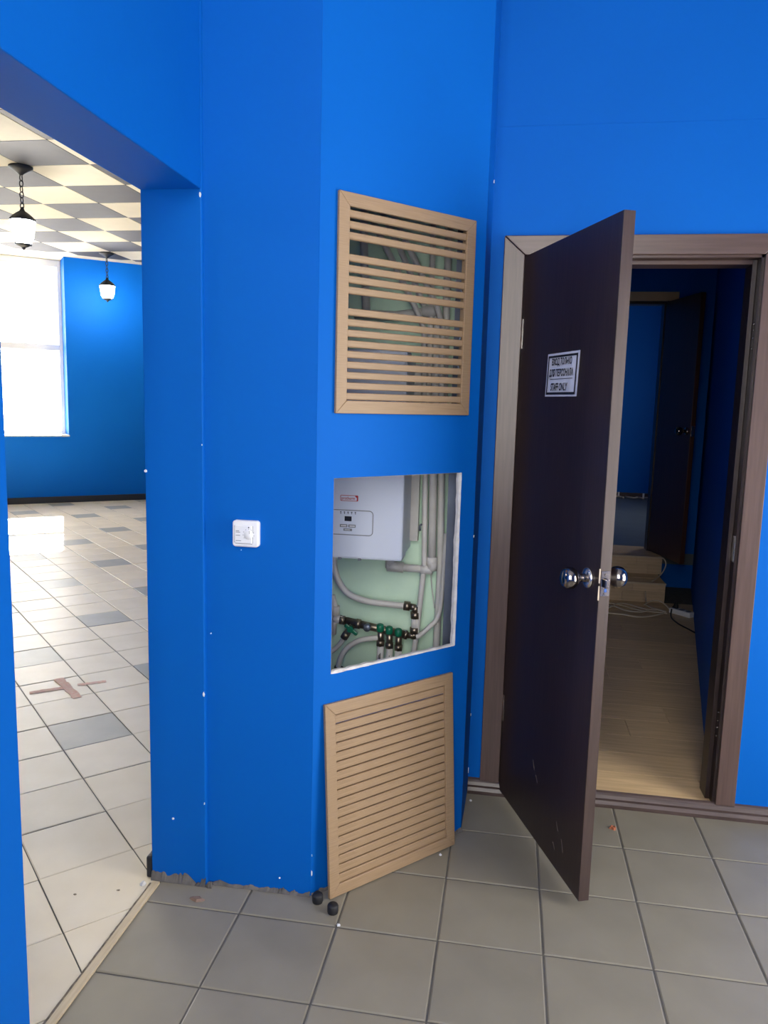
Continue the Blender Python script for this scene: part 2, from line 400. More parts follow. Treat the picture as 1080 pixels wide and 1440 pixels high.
# ragged white cut edge of the lower opening
def ragged_edge(p0, p1, w, inward, seed, n=26):
    rnd = random.Random(seed); outer, inner = [], []
    for i in range(n+1):
        t = i/n; u = p0[0]+(p1[0]-p0[0])*t; z = p0[1]+(p1[1]-p0[1])*t
        wi = w*(.55+.9*abs(noise.noise(Vector((t*9, seed, 0)))))*rnd.uniform(.7, 1.2)
        outer.append((u-inward[0]*wi*.35, z-inward[1]*wi*.35)); inner.append((u+inward[0]*wi, z+inward[1]*wi))
    mb = MB()
    for i in range(n):
        a, b, c, d = outer[i], outer[i+1], inner[i+1], inner[i]
        mb.hexa([FD(*_f) for _f in ((a[0], -.05, a[1]), (b[0], -.05, b[1]), (c[0], -.05, c[1]), (d[0], -.05, d[1]))]+[FD(*_f) for _f in ((a[0], .006, a[1]), (b[0], .006, b[1]), (c[0], -.012, c[1]), (d[0], -.012, d[1]))])
    return mb
h0 = HOLES[0]
ragged_edge((h0[0], h0[2]), (h0[1], h0[2]), .022, (0, 1), 1).build('cut_plaster_edge', PLASTER, wdg)
ragged_edge((h0[1], h0[2]), (h0[1], h0[3]), .028, (-1, 0), 2).build('cut_plaster_edge', PLASTER, wdg)
ragged_edge((h0[0], h0[2]), (h0[0], h0[3]), .006, (1, 0), 3).build('cut_plaster_edge', PLASTER, wdg)
ragged_edge((h0[0], h0[3]), (h0[1], h0[3]), .006, (0, -1), 4).build('cut_plaster_edge', PLASTER, wdg)

# bare mortar where the paint stops above the floor
def bare_band(pts, seed, hmax, parent, n=28):
    """pts: list of (point, outward) along the foot of the wall"""
    mb = MB(); P = []
    for (a, na), (b, nb) in zip(pts[:-1], pts[1:]):
        for i in range(n): t = i/n; P.append((a.lerp(b, t), na.lerp(nb, t)))
    P.append(pts[-1])
    top = []
    for i, (p, nn) in enumerate(P):
        hgt = hmax*(.55+.6*noise.noise(Vector((i*.23, seed, 1.7)))+.25*noise.noise(Vector((i*.9, seed, 3))))
        top.append((p+nn*.004+Vector((0, 0, max(.015, hgt))), p+nn*.03, p))
    for i in range(len(P)-1):
        a, b = top[i], top[i+1]
        mb.quad(a[1], b[1], b[0], a[0]); mb.quad(a[1], a[2], b[2], b[1])
    return mb.build('bare_mortar', BARE, parent)
V = Vector
bare_band([(V((-1.1, .355, 0)), V((0, -1, 0))), (V((-.49, .355, 0)), V((0, -1, 0)))], 2, .17, wl)
bare_band([(V((-.48, .41, 0)), V((0, -1, 0))), (V((.2, .41, 0)), V((0, -1, 0))), (V((.63, .41, 0)), V((0, -1, 0)))], 5, .055, wl)
bare_band([(FD(0, 0, 0), dn), (FD(.5, 0, 0), dn)], 8, .05, wdg)
bare_band([(FD(1.7, 0, 0), dn), (FD(DL, 0, 0), dn)], 9, .06, wdg)
MB().box(2.14, XR-.02, YB-.003, YB+.01, 8.388, 8.396).build('plasterboard_joint', BLUE, wb)
# white chips knocked out of the blue paint
def chip(c, u, v, r, rz, seed, parent):
    rnd = random.Random(seed); k = 8; c = V(c); u = V(u); v = V(v); nn = u.cross(v); r *= .62; rz *= .62
    pts = [c+u*(r*math.cos(2*math.pi*i/k)*rnd.uniform(.6, 1.1))+v*(rz*math.sin(2*math.pi*i/k)*rnd.uniform(.6, 1.1)) for i in range(k)]
    MB().prism([p-nn*.003 for p in pts], nn*.009).build('paint_chip', CHIPM, parent)
ex, ez, ey = V((1, 0, 0)), V((0, 0, 1)), V((0, 1, 0))
for i, (z, r) in enumerate(((6.99, .024), (4.66, .01), (2.12, .026), (.93, .014))):
    chip((-.50, .352, z), ex, ez, r*.7, r*1.8, i, wl)
for i, (x, z, r) in enumerate(((-.85, .72, .02), (-1.09, 4.38, .03))): chip((x, .353, z), ex, ez, r, r, 20+i, wl)
for i, (x, z, r) in enumerate(((.3, .16, .016), (-.44, 2.75, .014), (-.12, 3.63, .008))): chip((x, .409, z), ex, ez, r, r, 40+i, wl)
for i, (z, r) in enumerate(((.45, .012), (.25, .03))): chip(FD(.004, .003, z), dd, ez, r*.4, r*1.8, 60+i, wdg)
for i, (y, z, r) in enumerate(((2.9, 7.75, .025), (2.0, 3.62, .02), (2.9, .33, .04), (2.9, 1.1, .02))):
    chip((2.1 if y < 2.5 else 2.125, y, z), ey, ez, r*.6, r*1.6, 80+i, wdg)

# skirting board along the door wall: three-stepped profile, also the door sill
def skirting(name, x0, x1, label):
    prof = [(0, 0), (.075, 0), (.085, .05), (.06, .09), (.072, .125), (.05, .16), (.028, .185), (.0, .2)]
    mb = MB(); mb.prism([(x0, YB-a, b) for a, b in prof], (x1-x0, 0, 0))
    return mb.build(name, SKIRT, kind='structure', label=label)
skirting('baseboard_back', 2.125, XR, 'brown moulded skirting board along the door wall and sill')

# ------------------------------------------------------------------ door frame and open leaf
tf = empty('trim_1', (3.88, 2.95, .16), kind='structure', label='brown wenge frame around the open doorway')
CX0, CX1, CI0, CI1, CT, CTI = 2.28, 5.48, 2.53, 5.25, 7.14, 6.915
f0, f1 = YB-.05, YB
def casing(pts, m): MB().prism([(x, f0, z) for x, z in pts], (0, f1-f0, 0)).build('casing', m, tf, bevel=.008)
g = .004
casing([(CX0, .18), (CI0, .18), (CI0, CTI-g), (CX0, CT-g)], CASW)
casing([(CI1, .18), (CX1, .18), (CX1, CT-g), (CI1, CTI-g)], CASW)
casing([(CX0+g, CT), (CI0+g, CTI), (CI1-g, CTI), (CX1-g, CT)], CASH)
MB().box(X0-.0, CI0+.03, YB, YB+.42, .16, CTI+.02).build('jamb', WENGE, tf)
MB().box(CI1-.03, X1, YB, YB+.42, .16, CTI+.02).build('jamb', WENGE, tf)
MB().box(CI0, CI1, YB, YB+.42, CTI-.03, ZT).build('head_jamb', WENGEH, tf)
MB().box(CI1-.085, CI1-.03, YB+.14, YB+.42, .16, CTI-.03).build('door_stop', WENGE, tf, bevel=.006)
MB().box(CI0+.03, CI0+.085, YB+.14, YB+.42, .16, CTI-.03).build('door_stop', WENGE, tf, bevel=.006)
MB().box(CI0+.085, CI1-.085, YB+.14, YB+.42, CTI-.085, CTI-.03).build('door_stop', WENGEH, tf, bevel=.006)
sk = MB().box(CI1-.036, CI1-.029, YB+.03, YB+.11, 3.3, 3.62).build('strike_plate', BRIGHT, tf)
for z in (5.86, 5.98, 6.07, 6.14, 1.05, 1.16, 1.25, 1.36):
    MB().lathe((CI1-.03, YB+.07, z), (-1, 0, 0), [(0, .012), (.006, .010)], 8).build('screw', BRIGHT, tf)

ZB, ZL = .09, 6.9
LW, TH = 2.366, .117
dl = empty('door_1', FL(0, -TH/2, ZB), kind='structure', label='dark brown wenge door leaf standing open into the blue room')
leaf = MB().box(.0, LW, -TH, 0, ZB, ZL, FL).build('leaf', WENGE, dl, bevel=.006)
MB().box(LW+.0005, LW+.004, -TH+.003, -.003, ZB+.004, ZL-.004, FL).build('lit_edge', EDGEW, leaf)  # thin strip added so the free edge looks lit
kz, ku = 3.44, 2.13
KN = [(0, .105), (.012, .11), (.03, .09), (.04, .045), (.085, .038), (.11, .05), (.135, .085), (.17, .108), (.21, .112), (.25, .10), (.275, .075), (.285, .04), (.287, .0)]
for side in (1, -1):
    o = 0 if side == 1 else -TH
    ro = MB().lathe(FL(ku, o, kz), ln*side, KN[:4], 24).build('rosette', BRIGHT, leaf)
    MB().lathe(FL(ku, o, kz), ln*side, KN[3:], 24).build('knob', CHROME, leaf, label='polished round metal knob')
# faceplate on the free edge with bolt and screws
MB().box(LW+.004, LW+.010, -TH+.012, -.012, kz-.13, kz+.12, FL).build('latch_plate', CHROME, leaf, bevel=.002)
MB().box(LW+.008, LW+.05, -.085, -.04, kz-.045, kz+.045, FL).build('latch_bolt', CHROME, leaf, bevel=.01)
MB().box(LW+.008, LW+.014, -.075, -.05, kz-.09, kz-.055, FL).build('blue_tape_scrap', mat('blue_tape', srgb(40, 90, 170), .5), leaf)
for z in (kz+.08, kz-.1): MB().lathe(FL(LW+.008, -.058, z), ld, [(0, .016), (.008, .012)], 10).build('screw', CHROME, leaf)
for z in (kz-.1, kz+.07):
    mb = MB().box(LW-.003, LW+.006, -.004, .008, z-.07, z+.07, FL); mb.build('chipped_edge', LAMIE, leaf)
for z0 in (5.81, 1.05):
    hg = MB()
    for k in range(3): hg.lathe(FL(-.012, .02, z0+k*.118), (0, 0, 1), [(0, .02), (.004, .024), (.108, .024), (.112, .02)], 12)
    hg.box(0, .05, -.002, .004, z0, z0+.35, FL)
    hg.build('hinge', BRIGHT, leaf)
for u, z, a in ((1.05, 1.0, .1), (1.15, .86, .07), (1.75, .62, .08), (1.9, .5, .12), (1.7, .35, .06)):
    MB().hexa([FL(u, .0, z), FL(u+.012, .0, z), FL(u+.012, .002, z), FL(u, .002, z), FL(u+.05, 0, z-a), FL(u+.06, 0, z-a), FL(u+.06, .002, z-a), FL(u+.05, .002, z-a)]).build('scuff_mark', mat('pale_scuff%d' % int(u*100), srgb(96, 86, 84), .7), leaf)

# staff-only notice on the leaf
S0, S1, SZ0, SZ1 = .835, 1.64, 5.23, 5.695
sg = empty('door_sign', FL((S0+S1)/2, .004, SZ0), 'laminated white staff-only notice taped to the dark open door', 'sign')
FS = lambda u, o, z: FL(u+(z-SZ0)*.06, o, z)
def sheet(u0, u1, z0, z1, o0, amp, n=24):
    mb = MB(); rows = []
    for i in range(n+1):
        u = u0+(u1-u0)*i/n; o = o0+amp*(.5+.5*math.sin(i*1.1))*(.3+.7*i/n)
        rows.append((u, o))
    for (a, oa), (b, ob) in zip(rows[:-1], rows[1:]):
        mb.hexa([FS(a, oa-.002, z0), FS(b, ob-.002, z0), FS(b, ob, z0), FS(a, oa, z0), FS(a, oa-.002, z1), FS(b, ob-.002, z1), FS(b, ob, z1), FS(a, oa, z1)])
    return mb
sheet(S0, S1, SZ0, SZ1, .004, .006).build('paper', PAPER, sg)
bo = MB(); e = .04; w = .022
for u0, u1, z0, z1 in ((S0+e, S1-e, SZ1-.025-.022, SZ1-.025), (S0+e, S1-e, SZ0+.02, SZ0+.045), (S0+e, S0+e+w, SZ0+.02, SZ1-.025), (S1-e-w, S1-e, SZ0+.02, SZ1-.025)):
    bo.box(u0, u1, .011, .0135, z0, z1, FS)
bo.build('printed_border', INK, sg)
for body, z, h, wdt in (('ВХОД ТОЛЬКО', 5.605, .074, .50), ('ДЛЯ ПЕРСОНАЛА', 5.487, .078, .60), ('STAFF ONLY', 5.335, .08, .42)):
    text_mesh(body, FS, (S0+S1)/2-.01-(.03 if 'STAFF' in body else 0), z, h, fat=.03, out=.0137, maxw=wdt).build('lettering', INK, sg)
MB().box(S0+.12, S1-.12, .0125, .0137, 5.415, 5.420, FS).build('printed_rule', INK, sg)

# ------------------------------------------------------------------ louvred grilles
def grille(name, fr, u0, u1, z0, z1, missing, label, group, d0=0.0, depth=.035, slat_h=.068, slat_d=.036, fw=.125, base=None):
    g_ = empty(name, fr((u0+u1)/2, d0, z0), label, 'vent grille', group)
    for pts in ([(u0, z0), (u1, z0), (u1-fw, z0+fw), (u0+fw, z0+fw)], [(u0, z1), (u0+fw, z1-fw), (u1-fw, z1-fw), (u1, z1)],
                [(u0, z0), (u0+fw, z0+fw), (u0+fw, z1-fw), (u0, z1)], [(u1, z0), (u1, z1), (u1-fw, z1-fw), (u1-fw, z0+fw)]):
        a = fr(0, 0, 0)
        MB().prism([fr(u, d0, z) for u, z in pts], fr(0, depth, 0)-fr(0, 0, 0)).build('frame_rail', WOODG, g_, bevel=.006)
    ib = MB(); t = .03                                # inner box behind the flange
    for a in ((u0+fw-t-.03, u0+fw-.03, z0+fw-.06, z1-fw+.06), (u1-fw+.03, u1-fw+t+.03, z0+fw-.06, z1-fw+.06)): ib.box(a[0], a[1], d0-.07, d0, a[2], a[3], fr)
    ib.box(u0+fw-.06, u1-fw+.06, d0-.07, d0, z0+fw-.06, z0+fw-.03, fr); ib.box(u0+fw-.06, u1-fw+.06, d0-.07, d0, z1-fw+.03, z1-fw+.06, fr)
    ib.build('inner_frame', WOODG, g_)
    n = 18; zi0, zi1 = z0+fw, z1-fw; p = (zi1-zi0)/n
    proto = None
    for k in range(n):
        if k in missing: continue
        z = zi1-(k+.5)*p-.008
        c = fr((u0+u1)/2, d0+depth*.5-slat_d*.55, z)
        if proto is None:
            mb = MB(); L_ = (u1-u0)/2-fw+.04; o0 = fr(0, 0, 0)
            loc = lambda u, o, zz: fr(u, o, zz)-o0
            b = .008
            prof = [(-slat_d/2, -slat_h/2), (slat_d/2-b, -slat_h/2), (slat_d/2, -slat_h/2+b), (slat_d/2, slat_h/2-b), (slat_d/2-b, slat_h/2), (-slat_d/2, slat_h/2)]
            mb.prism([loc(-L_, o, zz) for o, zz in prof], loc(2*L_, 0, 0))
            proto = mb.mesh('slat', (0, 0, 0), [WOODG])
        place(proto, 'slat', c, g_)
    return g_
ug = grille('vent_grille', FD, .186, 1.953, 5.0, 7.06, (3, 8), 'light oak louvred grille fixed high on the blue corner with two slats missing', 'oak louvred grilles', d0=.004)
lean = math.atan2(.15, 2.05)
FGL = lambda u, o, z: FD(u, .15-.03+math.cos(lean)*o-math.sin(lean)*z, math.cos(lean)*z+math.sin(lean)*o+.004)
lg = grille('vent_grille', FGL, .115, 1.868, 0.0, 2.06, (), 'light oak louvred grille standing on the floor leaning against the blue corner', 'oak louvred grilles', d0=.03, slat_h=.087, slat_d=.046, depth=.04)
for z in (6.3, 5.83, 5.5):
    MB().tube([FD(1.80, -.015, z-.05), FD(1.815, .0, z), FD(1.80, -.015, z+.05)], .008, 6).build('spring_clip', STEEL, ug)

# ------------------------------------------------------------------ boiler and pipes inside the box
BX0, BX1, BY, BZ0, BZ1 = -.25, 1.27, 2.05, 3.26, 5.72
bo_ = empty('wall_boiler', ((BX0+BX1)/2, 2.5, BZ0), 'white wall-hung electric boiler with grey control panel inside the opening', 'boiler')
body = MB().box(BX0, BX1, BY, BY+.34, BZ0, BZ1).build('front_cover', WHITE, bo_, bevel=.03)
MB().box(BX0+.02, BX1-.012, BY+.345, YB-.04, BZ0+.03, BZ1-.03).build('casing', WHITE, bo_, bevel=.01)
MB().box(1.20, 1.36, YB-.16, YB-.035, 3.38, 5.6).build('mounting_plate', PIPEG, bo_)
FB = lambda u, o, z: V((u, BY-o, z))
def ring(u0, u1, z0, z1, r, w, o):
    def rr(d):
        pts = []
        for cx_, cz_, a0 in ((u1-r, z1-r, 0), (u0+r, z1-r, 90), (u0+r, z0+r, 180), (u1-r, z0+r, 270)):
            for k in range(5): a = math.radians(a0+k*22.5); pts.append((cx_+(r-d)*math.cos(a), cz_+(r-d)*math.sin(a)))
        return pts
    A, B = rr(0), rr(w); mb = MB(); n = len(A)
    for i in range(n):
        j = (i+1) % n
        mb.hexa([FB(A[i][0], 0, A[i][1]), FB(A[j][0], 0, A[j][1]), FB(B[j][0], 0, B[j][1]), FB(B[i][0], 0, B[i][1]), FB(A[i][0], o, A[i][1]), FB(A[j][0], o, A[j][1]), FB(B[j][0], o, B[j][1]), FB(B[i][0], o, B[i][1])])
    return mb
pn = MB().box(.2, .9, -.002, .004, 3.56, 3.84, FB).build('control_panel', WHITE, bo_)
ring(.14, .917, 3.547, 3.851, .05, .01, .006).build('panel_outline', GREYP, pn)
MB().box(.572, .656, .004, .009, 3.716, 3.774, FB).build('display', DARKP, pn)
for u0, u1, z0, z1 in ((.516, .607, 3.641, 3.677), (.618, .707, 3.641, 3.677), (.560, .665, 3.598, 3.628)):
    b = MB().box(u0, u1, .004, .011, z0, z1, FB).build('button', GREYP, pn, bevel=.012)
    mk = MB()
    for k in range(4): mk.box(u0+.018+k*.016, u0+.029+k*.016, .011, .0125, z0+.011, z1-.011, FB)
    mk.build('button_print', PANELW, b)
for k in range(5):
    mk = MB(); u = .525+k*.044
    mk.box(u-.009, u+.007, .004, .006, 3.818, 3.828, FB); mk.box(u-.004, u+.004, .004, .006, 3.80, 3.814, FB)
    mk.build('indicator_symbol', DARKP, pn)
lo = MB()
ring(.515, .73, 3.955, 4.025, .012, .006, .004).build('logo_outline', RED, bo_)
text_mesh('protherm', FB, .61, 3.99, .036, fat=.012, out=.004, maxw=.16).build('logo_lettering', RED, bo_)
MB().prism([FB(u, .002, z) for u, z in ((.692, 4.018), (.724, 4.02), (.724, 3.96), (.712, 3.96), (.715, 3.995), (.70, 4.005))], (0, -.003, 0)).build('logo_flash', RED, bo_)
for u in (.5, .74): MB().box(u, u+.035, -.05, .004, BZ0-.012, BZ0+.014, FB).build('cover_clip', GREYP, bo_)
MB().lathe((.46, 2.4, BZ0), (0, 0, -1), [(-.02, .05), (.05, .05), (.05, .02)], 12).build('cable_gland', BLACKR, bo_)

def pipe(pts, r, label, m=PIPE, name='water_pipe', group='heating pipes inside the boxed-in corner', sm=0, seg=12, extra=()):
    P = smooth_path(pts, sm) if sm else pts
    e0 = V(P[0] if V(P[0]).z < V(P[-1]).z else P[-1])
    o = empty(name, e0, label, 'pipe', group)
    MB().tube(P, r, seg).build('tube', m, o)
    for a, b, rr, mm, nm in extra: MB().tube([a, b], rr, seg).build(nm, mm, o)
    return o
PY = 2.75
W_ = lambda x, z, y=PY: V((x, y, z))
pipe([W_(1.44, 9.5), W_(1.437, 4.228), W_(1.464, 3.08), W_(1.41, 2.4), W_(1.30, 1.2), W_(1.28, 0.0)], .035, 'slim white riser pipe nearest the boiler, bending left at its foot')
pipe([W_(1.53, 6.2), W_(1.525, 5.15), W_(1.539, 4.23), W_(1.56, 3.16)], .05, 'thick white riser pipe ending in an elbow below the boiler',
     extra=[(W_(1.56, 3.2), W_(1.56, 3.07), .064, PIPE, 'elbow_socket')])
el_ = pipe([W_(1.56, 3.16), W_(1.56, 3.08), W_(1.545, 3.045), W_(1.50, 3.035), W_(1.15, 3.045)], .05, 'white horizontal pipe run with elbows under the boiler right corner',
     extra=[(W_(1.565, 3.14), W_(1.56, 3.03), .064, PIPE, 'elbow'), (W_(1.57, 3.035), W_(1.42, 3.037), .062, PIPE, 'elbow'), (W_(1.20, 3.045), W_(.99, 3.05), .068, PIPEG, 'elbow'), (W_(1.03, 3.03), W_(1.03, 3.4), .066, PIPEG, 'elbow')])
pipe([W_(1.60, 9.5, 2.86), W_(1.63, 4.235, 2.86), W_(1.66, 3.0, 2.86), W_(1.645, 2.06, 2.86), W_(1.635, 0, 2.86)], .045, 'white full-height pipe beside the steel stud')
pipe([W_(.295, 3.30), W_(.295, 3.03), W_(.362, 2.807), W_(.501, 2.648), W_(.732, 2.572), W_(1.002, 2.552), W_(1.25, 2.542)], .042, 'white bent pipe sweeping from the boiler down to the brass elbow', sm=6)
bf = empty('pipe_fitting', W_(1.36, 2.15), 'tarnished brass double elbow joining two white pipes beside the manifold', 'pipe fitting')
for a, b, r in ((W_(1.22, 2.545), W_(1.30, 2.54), .062), (W_(1.30, 2.54), W_(1.37, 2.53), .042), (W_(1.37, 2.55), W_(1.37, 2.46), .045), (W_(1.37, 2.47), W_(1.37, 2.39), .062), (W_(1.365, 2.27), W_(1.365, 2.19), .06), (W_(1.362, 2.2), W_(1.362, 2.12), .045), (W_(1.40, 2.15), W_(1.27, 2.16), .042)):
    MB().tube([a, b], r, 8).build('nut' if r > .05 else 'elbow', BRASS, bf)
MB().tube([W_(1.368, 2.4), W_(1.365, 2.25)], .046, 12).build('short_tube', PIPE, bf)
mf = empty('pipe_manifold', W_(.85, 2.0), 'tarnished brass manifold with three green valve caps in the opening', 'manifold')
ax_ = [W_(.40, 2.297), W_(.50, 2.285), W_(1.28, 2.157)]
MB().tube([W_(.46, 2.29), W_(1.28, 2.157)], .052, 12).build('body', BRASS, mf)
for a, b, r in ((W_(.385, 2.30), W_(.45, 2.292), .06), (W_(.60, 2.265), W_(.66, 2.256), .066), (W_(1.24, 2.163), W_(1.275, 2.158), .062)): MB().tube([a, b], r, 8).build('nut', BRASS, mf)
MB().lathe(W_(.76, 2.24, PY-.03), (0, -1, 0), [(0, .05), (.06, .05), (.07, .04), (.072, .0)], 14).build('end_cap', STEEL, mf)
for x, z in ((.93, 2.215), (1.047, 2.193), (1.166, 2.172)):
    c = W_(x, z, PY-.06)
    hv = MB().lathe(c+V((0, 0, -.01)), (0, -.15, 1), [(0, .045), (.01, .05), (.085, .047), (.095, .035), (.096, 0)], 12).build('valve_cap', GREEN, mf)
    MB().tube([c+V((0, .04, -.02)), c+V((0, .05, -.20))], .042, 8).build('valve_body', BRASS, mf)
    MB().tube([c+V((0, .05, -.15)), c+V((0, .05, -.22))], .056, 6).build('nut', BRASS, mf)
for i, (x, z, t_) in enumerate(((.935, 2.0, 'first'), (1.053, 1.975, 'second'), (1.168, 1.955, 'third'))):
    y = PY-.01
    p_ = pipe([W_(x, z, y), W_(x-.02, 1.6, y), W_(x-.04, .0, y)], .045, t_+' white floor-loop pipe from the left below the green valve caps', extra=())
    mk = MB()
    for k in range(3): mk.box(x-.024+k*.012, x-.016+k*.012, y-.049, y-.046, z-.17-.02*(k % 2), z-.12+.015*k)
    mk.build('pen_mark', INK, p_)
pipe([W_(.28, 2.62), W_(.32, 2.47), W_(.321, 2.30), W_(.30, 2.1)], .035, 'white tee pipe at the left end of the brass manifold', extra=[(W_(.32, 2.48), W_(.32, 2.36), .06, PIPE, 'tee'), (W_(.30, 2.31), W_(.42, 2.30), .055, PIPE, 'tee')])
vt = empty('stop_valve', W_(.5, 2.1), 'brass stop valve with a green butterfly handle left of the manifold', 'valve')
MB().tube([W_(.56, 2.25, PY-.03), W_(.44, 2.06, PY-.03)], .045, 8).build('body', BRASS, vt)
MB().tube([W_(.49, 2.14, PY-.03), W_(.45, 2.07, PY-.03)], .055, 6).build('nut', BRASS, vt)
MB().hexa([W_(.47, 2.26, 2.62), W_(.63, 2.14, 2.62), W_(.66, 2.18, 2.62), W_(.50, 2.30, 2.62), W_(.47, 2.26, 2.59), W_(.63, 2.14, 2.59), W_(.66, 2.18, 2.59), W_(.50, 2.30, 2.59)]).build('handle', GREEN, vt, bevel=.012)
MB().lathe(W_(.555, 2.225, 2.68), (0, -1, 0), [(0, .03), (.06, .03), (.07, .045), (.1, .04)], 10).build('stem', GREEN, vt)
pipe([W_(.45, 2.07, PY-.03), W_(.398, 1.985, PY-.03), W_(.279, 1.87, PY-.03), W_(.0, 1.75, PY-.03)], .03, 'thin white pipe curving left out of the green-handled valve', sm=5)
pipe([W_(.90, 2.09), W_(.869, 2.09), W_(.64, 2.034), W_(.453, 1.88), W_(.37, 1.64), W_(.34, 1.2), W_(.34, 0)], .036, 'white pipe arching from the manifold down to the lower left', sm=5, extra=[(W_(.385, 1.66), W_(.36, 1.50), .06, BLACKR, 'collar')])
pipe([W_(1.40, 2.16, PY-.05), W_(1.44, 2.18, PY-.05), W_(1.562, 2.304, PY-.05), W_(1.66, 2.43, PY-.05), W_(1.70, 2.7, PY), W_(1.72, 3.5, PY+.06)], .03, 'thin white pipe rising from the brass elbow to the right', sm=5)
pipe([W_(1.53, 3.0, 2.9), W_(1.56, 2.75, 2.9), W_(1.60, 2.5, 2.9)], .008, 'thin grey wire hanging behind the thick riser pipe', m=PIPEG, name='hanging_wire', sm=4, seg=6)
MB().tube([W_(1.42, 3.62, 2.70), W_(1.395, 3.6, 2.68), W_(1.40, 3.54, 2.70)], .014, 6).build('pipe_clip', STEEL, label='small hooked metal clip on the slim riser pipe', cat='clip')
# pipes seen through the upper grille
pipe([W_(.575, 9.5), W_(.595, 7.0), W_(.645, 6.2)], .05, 'vertical grey pipe behind the left side of the upper grille', m=PIPEG)
pipe([W_(.50, 6.19), W_(1.0, 6.17), W_(1.35, 6.215), W_(1.50, 6.24)], .055, 'grey horizontal pipe behind the middle of the upper grille', m=PIPEG, extra=[(W_(1.34, 6.215), W_(1.55, 6.235), .07, PIPEG, 'elbow')])
pipe([W_(.70, 7.3, 2.65), W_(.884, 6.96, 2.65), W_(1.264, 6.25, 2.65), W_(1.38, 6.0, 2.65), W_(1.40, 5.1, 2.65), W_(1.42, 4.4, 2.65)], .036, 'leftmost of the slanting grey pipes behind the upper grille', m=PIPEG)
pipe([W_(.80, 7.4, 2.87), W_(1.032, 6.96, 2.87), W_(1.349, 6.30, 2.87), W_(1.46, 6.05, 2.87), W_(1.47, 5.9, 2.87)], .036, 'middle of the slanting grey pipes behind the upper grille', m=PIPEG)
pipe([W_(.93, 7.4, 2.62), W_(1.158, 6.96, 2.62), W_(1.515, 6.29, 2.62), W_(1.60, 6.05, 2.62), W_(1.62, 5.1, 2.62), W_(1.63, 4.4, 2.64)], .036, 'rightmost of the slanting grey pipes behind the upper grille', m=PIPEG)
ss = MB()
ss.box(1.77, 2.04, 2.22, 2.24, .01, H-.02); ss.box(1.77, 1.79, 2.24, 2.42, .01, H-.02); ss.box(2.02, 2.04, 2.24, 2.42, .01, H-.02)
for x in (1.83, 1.9, 1.97): ss.box(x, x+.018, 2.213, 2.222, .01, H-.02)
ss.build('steel_stud', mat('dull_zinc_steel', srgb(84, 92, 108), .5, srgb(74, 82, 98), 14, metal=.3), label='ribbed grey galvanised steel stud at the right of the opening', cat='stud')

# ------------------------------------------------------------------ thermostat on the front face
tx0, tx1, tz0, tz1 = -.192, .075, 3.673, 3.934
ty = D1.y-.01
th = empty('wall_thermostat', ((tx0+tx1)/2, ty, tz0), 'square white rounded thermostat on the narrow blue face', 'thermostat')
FT = lambda u, o, z: V((u, ty-o, z))
def rounded(u0, u1, z0, z1, r, o0, o1, inset=.012):
    def rr(d, o):
        pts = []
        for cx_, cz_, a0 in ((u1-r, z1-r, 0), (u0+r, z1-r, 90), (u0+r, z0+r, 180), (u1-r, z0+r, 270)):
            for k in range(6): a = math.radians(a0+k*18); pts.append(FT(cx_+(r-d)*math.cos(a), o, cz_+(r-d)*math.sin(a)))
        return pts
    mb = MB(); A = rr(0, o0); B = rr(0, o1-inset); C_ = rr(inset, o1); n = len(A); mb.v = A+B+C_
    for q in (0, n):
        for i in range(n): j = (i+1) % n; mb.face([q+i, q+j, q+n+j, q+n+i])
    mb.face(list(range(n))[::-1]); mb.face(list(range(2*n, 3*n))); return mb
rounded(tx0, tx1, tz0, tz1, .03, 0, .06).build('frame', PANELW, th)
cv = rounded(tx0+.026, tx1-.058, tz0+.035, tz1-.047, .022, .055, .075, .008).build('cover', PANELW, th)
rim = MB()
dial = MB().lathe(FT(-.02, .075, 3.80), (0, -1, 0), [(0, .048), (.008, .046), (.008, 0)], 24).build('dial', PANELW, th)
for k in range(9):
    a = math.radians(-40+k*32); c = FT(-.02+.056*math.cos(a), .0752, 3.80+.056*math.sin(a))
    MB().lathe(c, (0, -1, 0), [(0, .004), (.001, .004)], 6).build('dial_mark', GREYP, th)
MB().box(-.012, -.007, .083, .085, 3.81, 3.84, FT).build('dial_pointer', GREYP, th)
MB().lathe(FT(-.018, .075, 3.872), (0, -1, 0), [(0, .007), (.003, .006)], 8).build('indicator_light', DARKP, th)
for i, (z, w_) in enumerate(((3.835, .035), (3.822, .045), (3.79, .045), (3.737, .055))):
    MB().box(-.15, -.15+w_, .0752, .0765, z-.003, z+.003, FT).build('printed_line', GREYP, th)
g2 = MB()
for a in ((tx0+.022, tx0+.026, tz0+.04, tz1-.05), (tx1-.058, tx1-.054, tz0+.04, tz1-.05)): g2.box(a[0], a[1], .055, .0615, a[2], a[3], FT)
g2.box(tx0+.03, tx1-.06, .055, .0615, tz0+.031, tz0+.035, FT)
g2.build('cover_joint', GREYP, th)

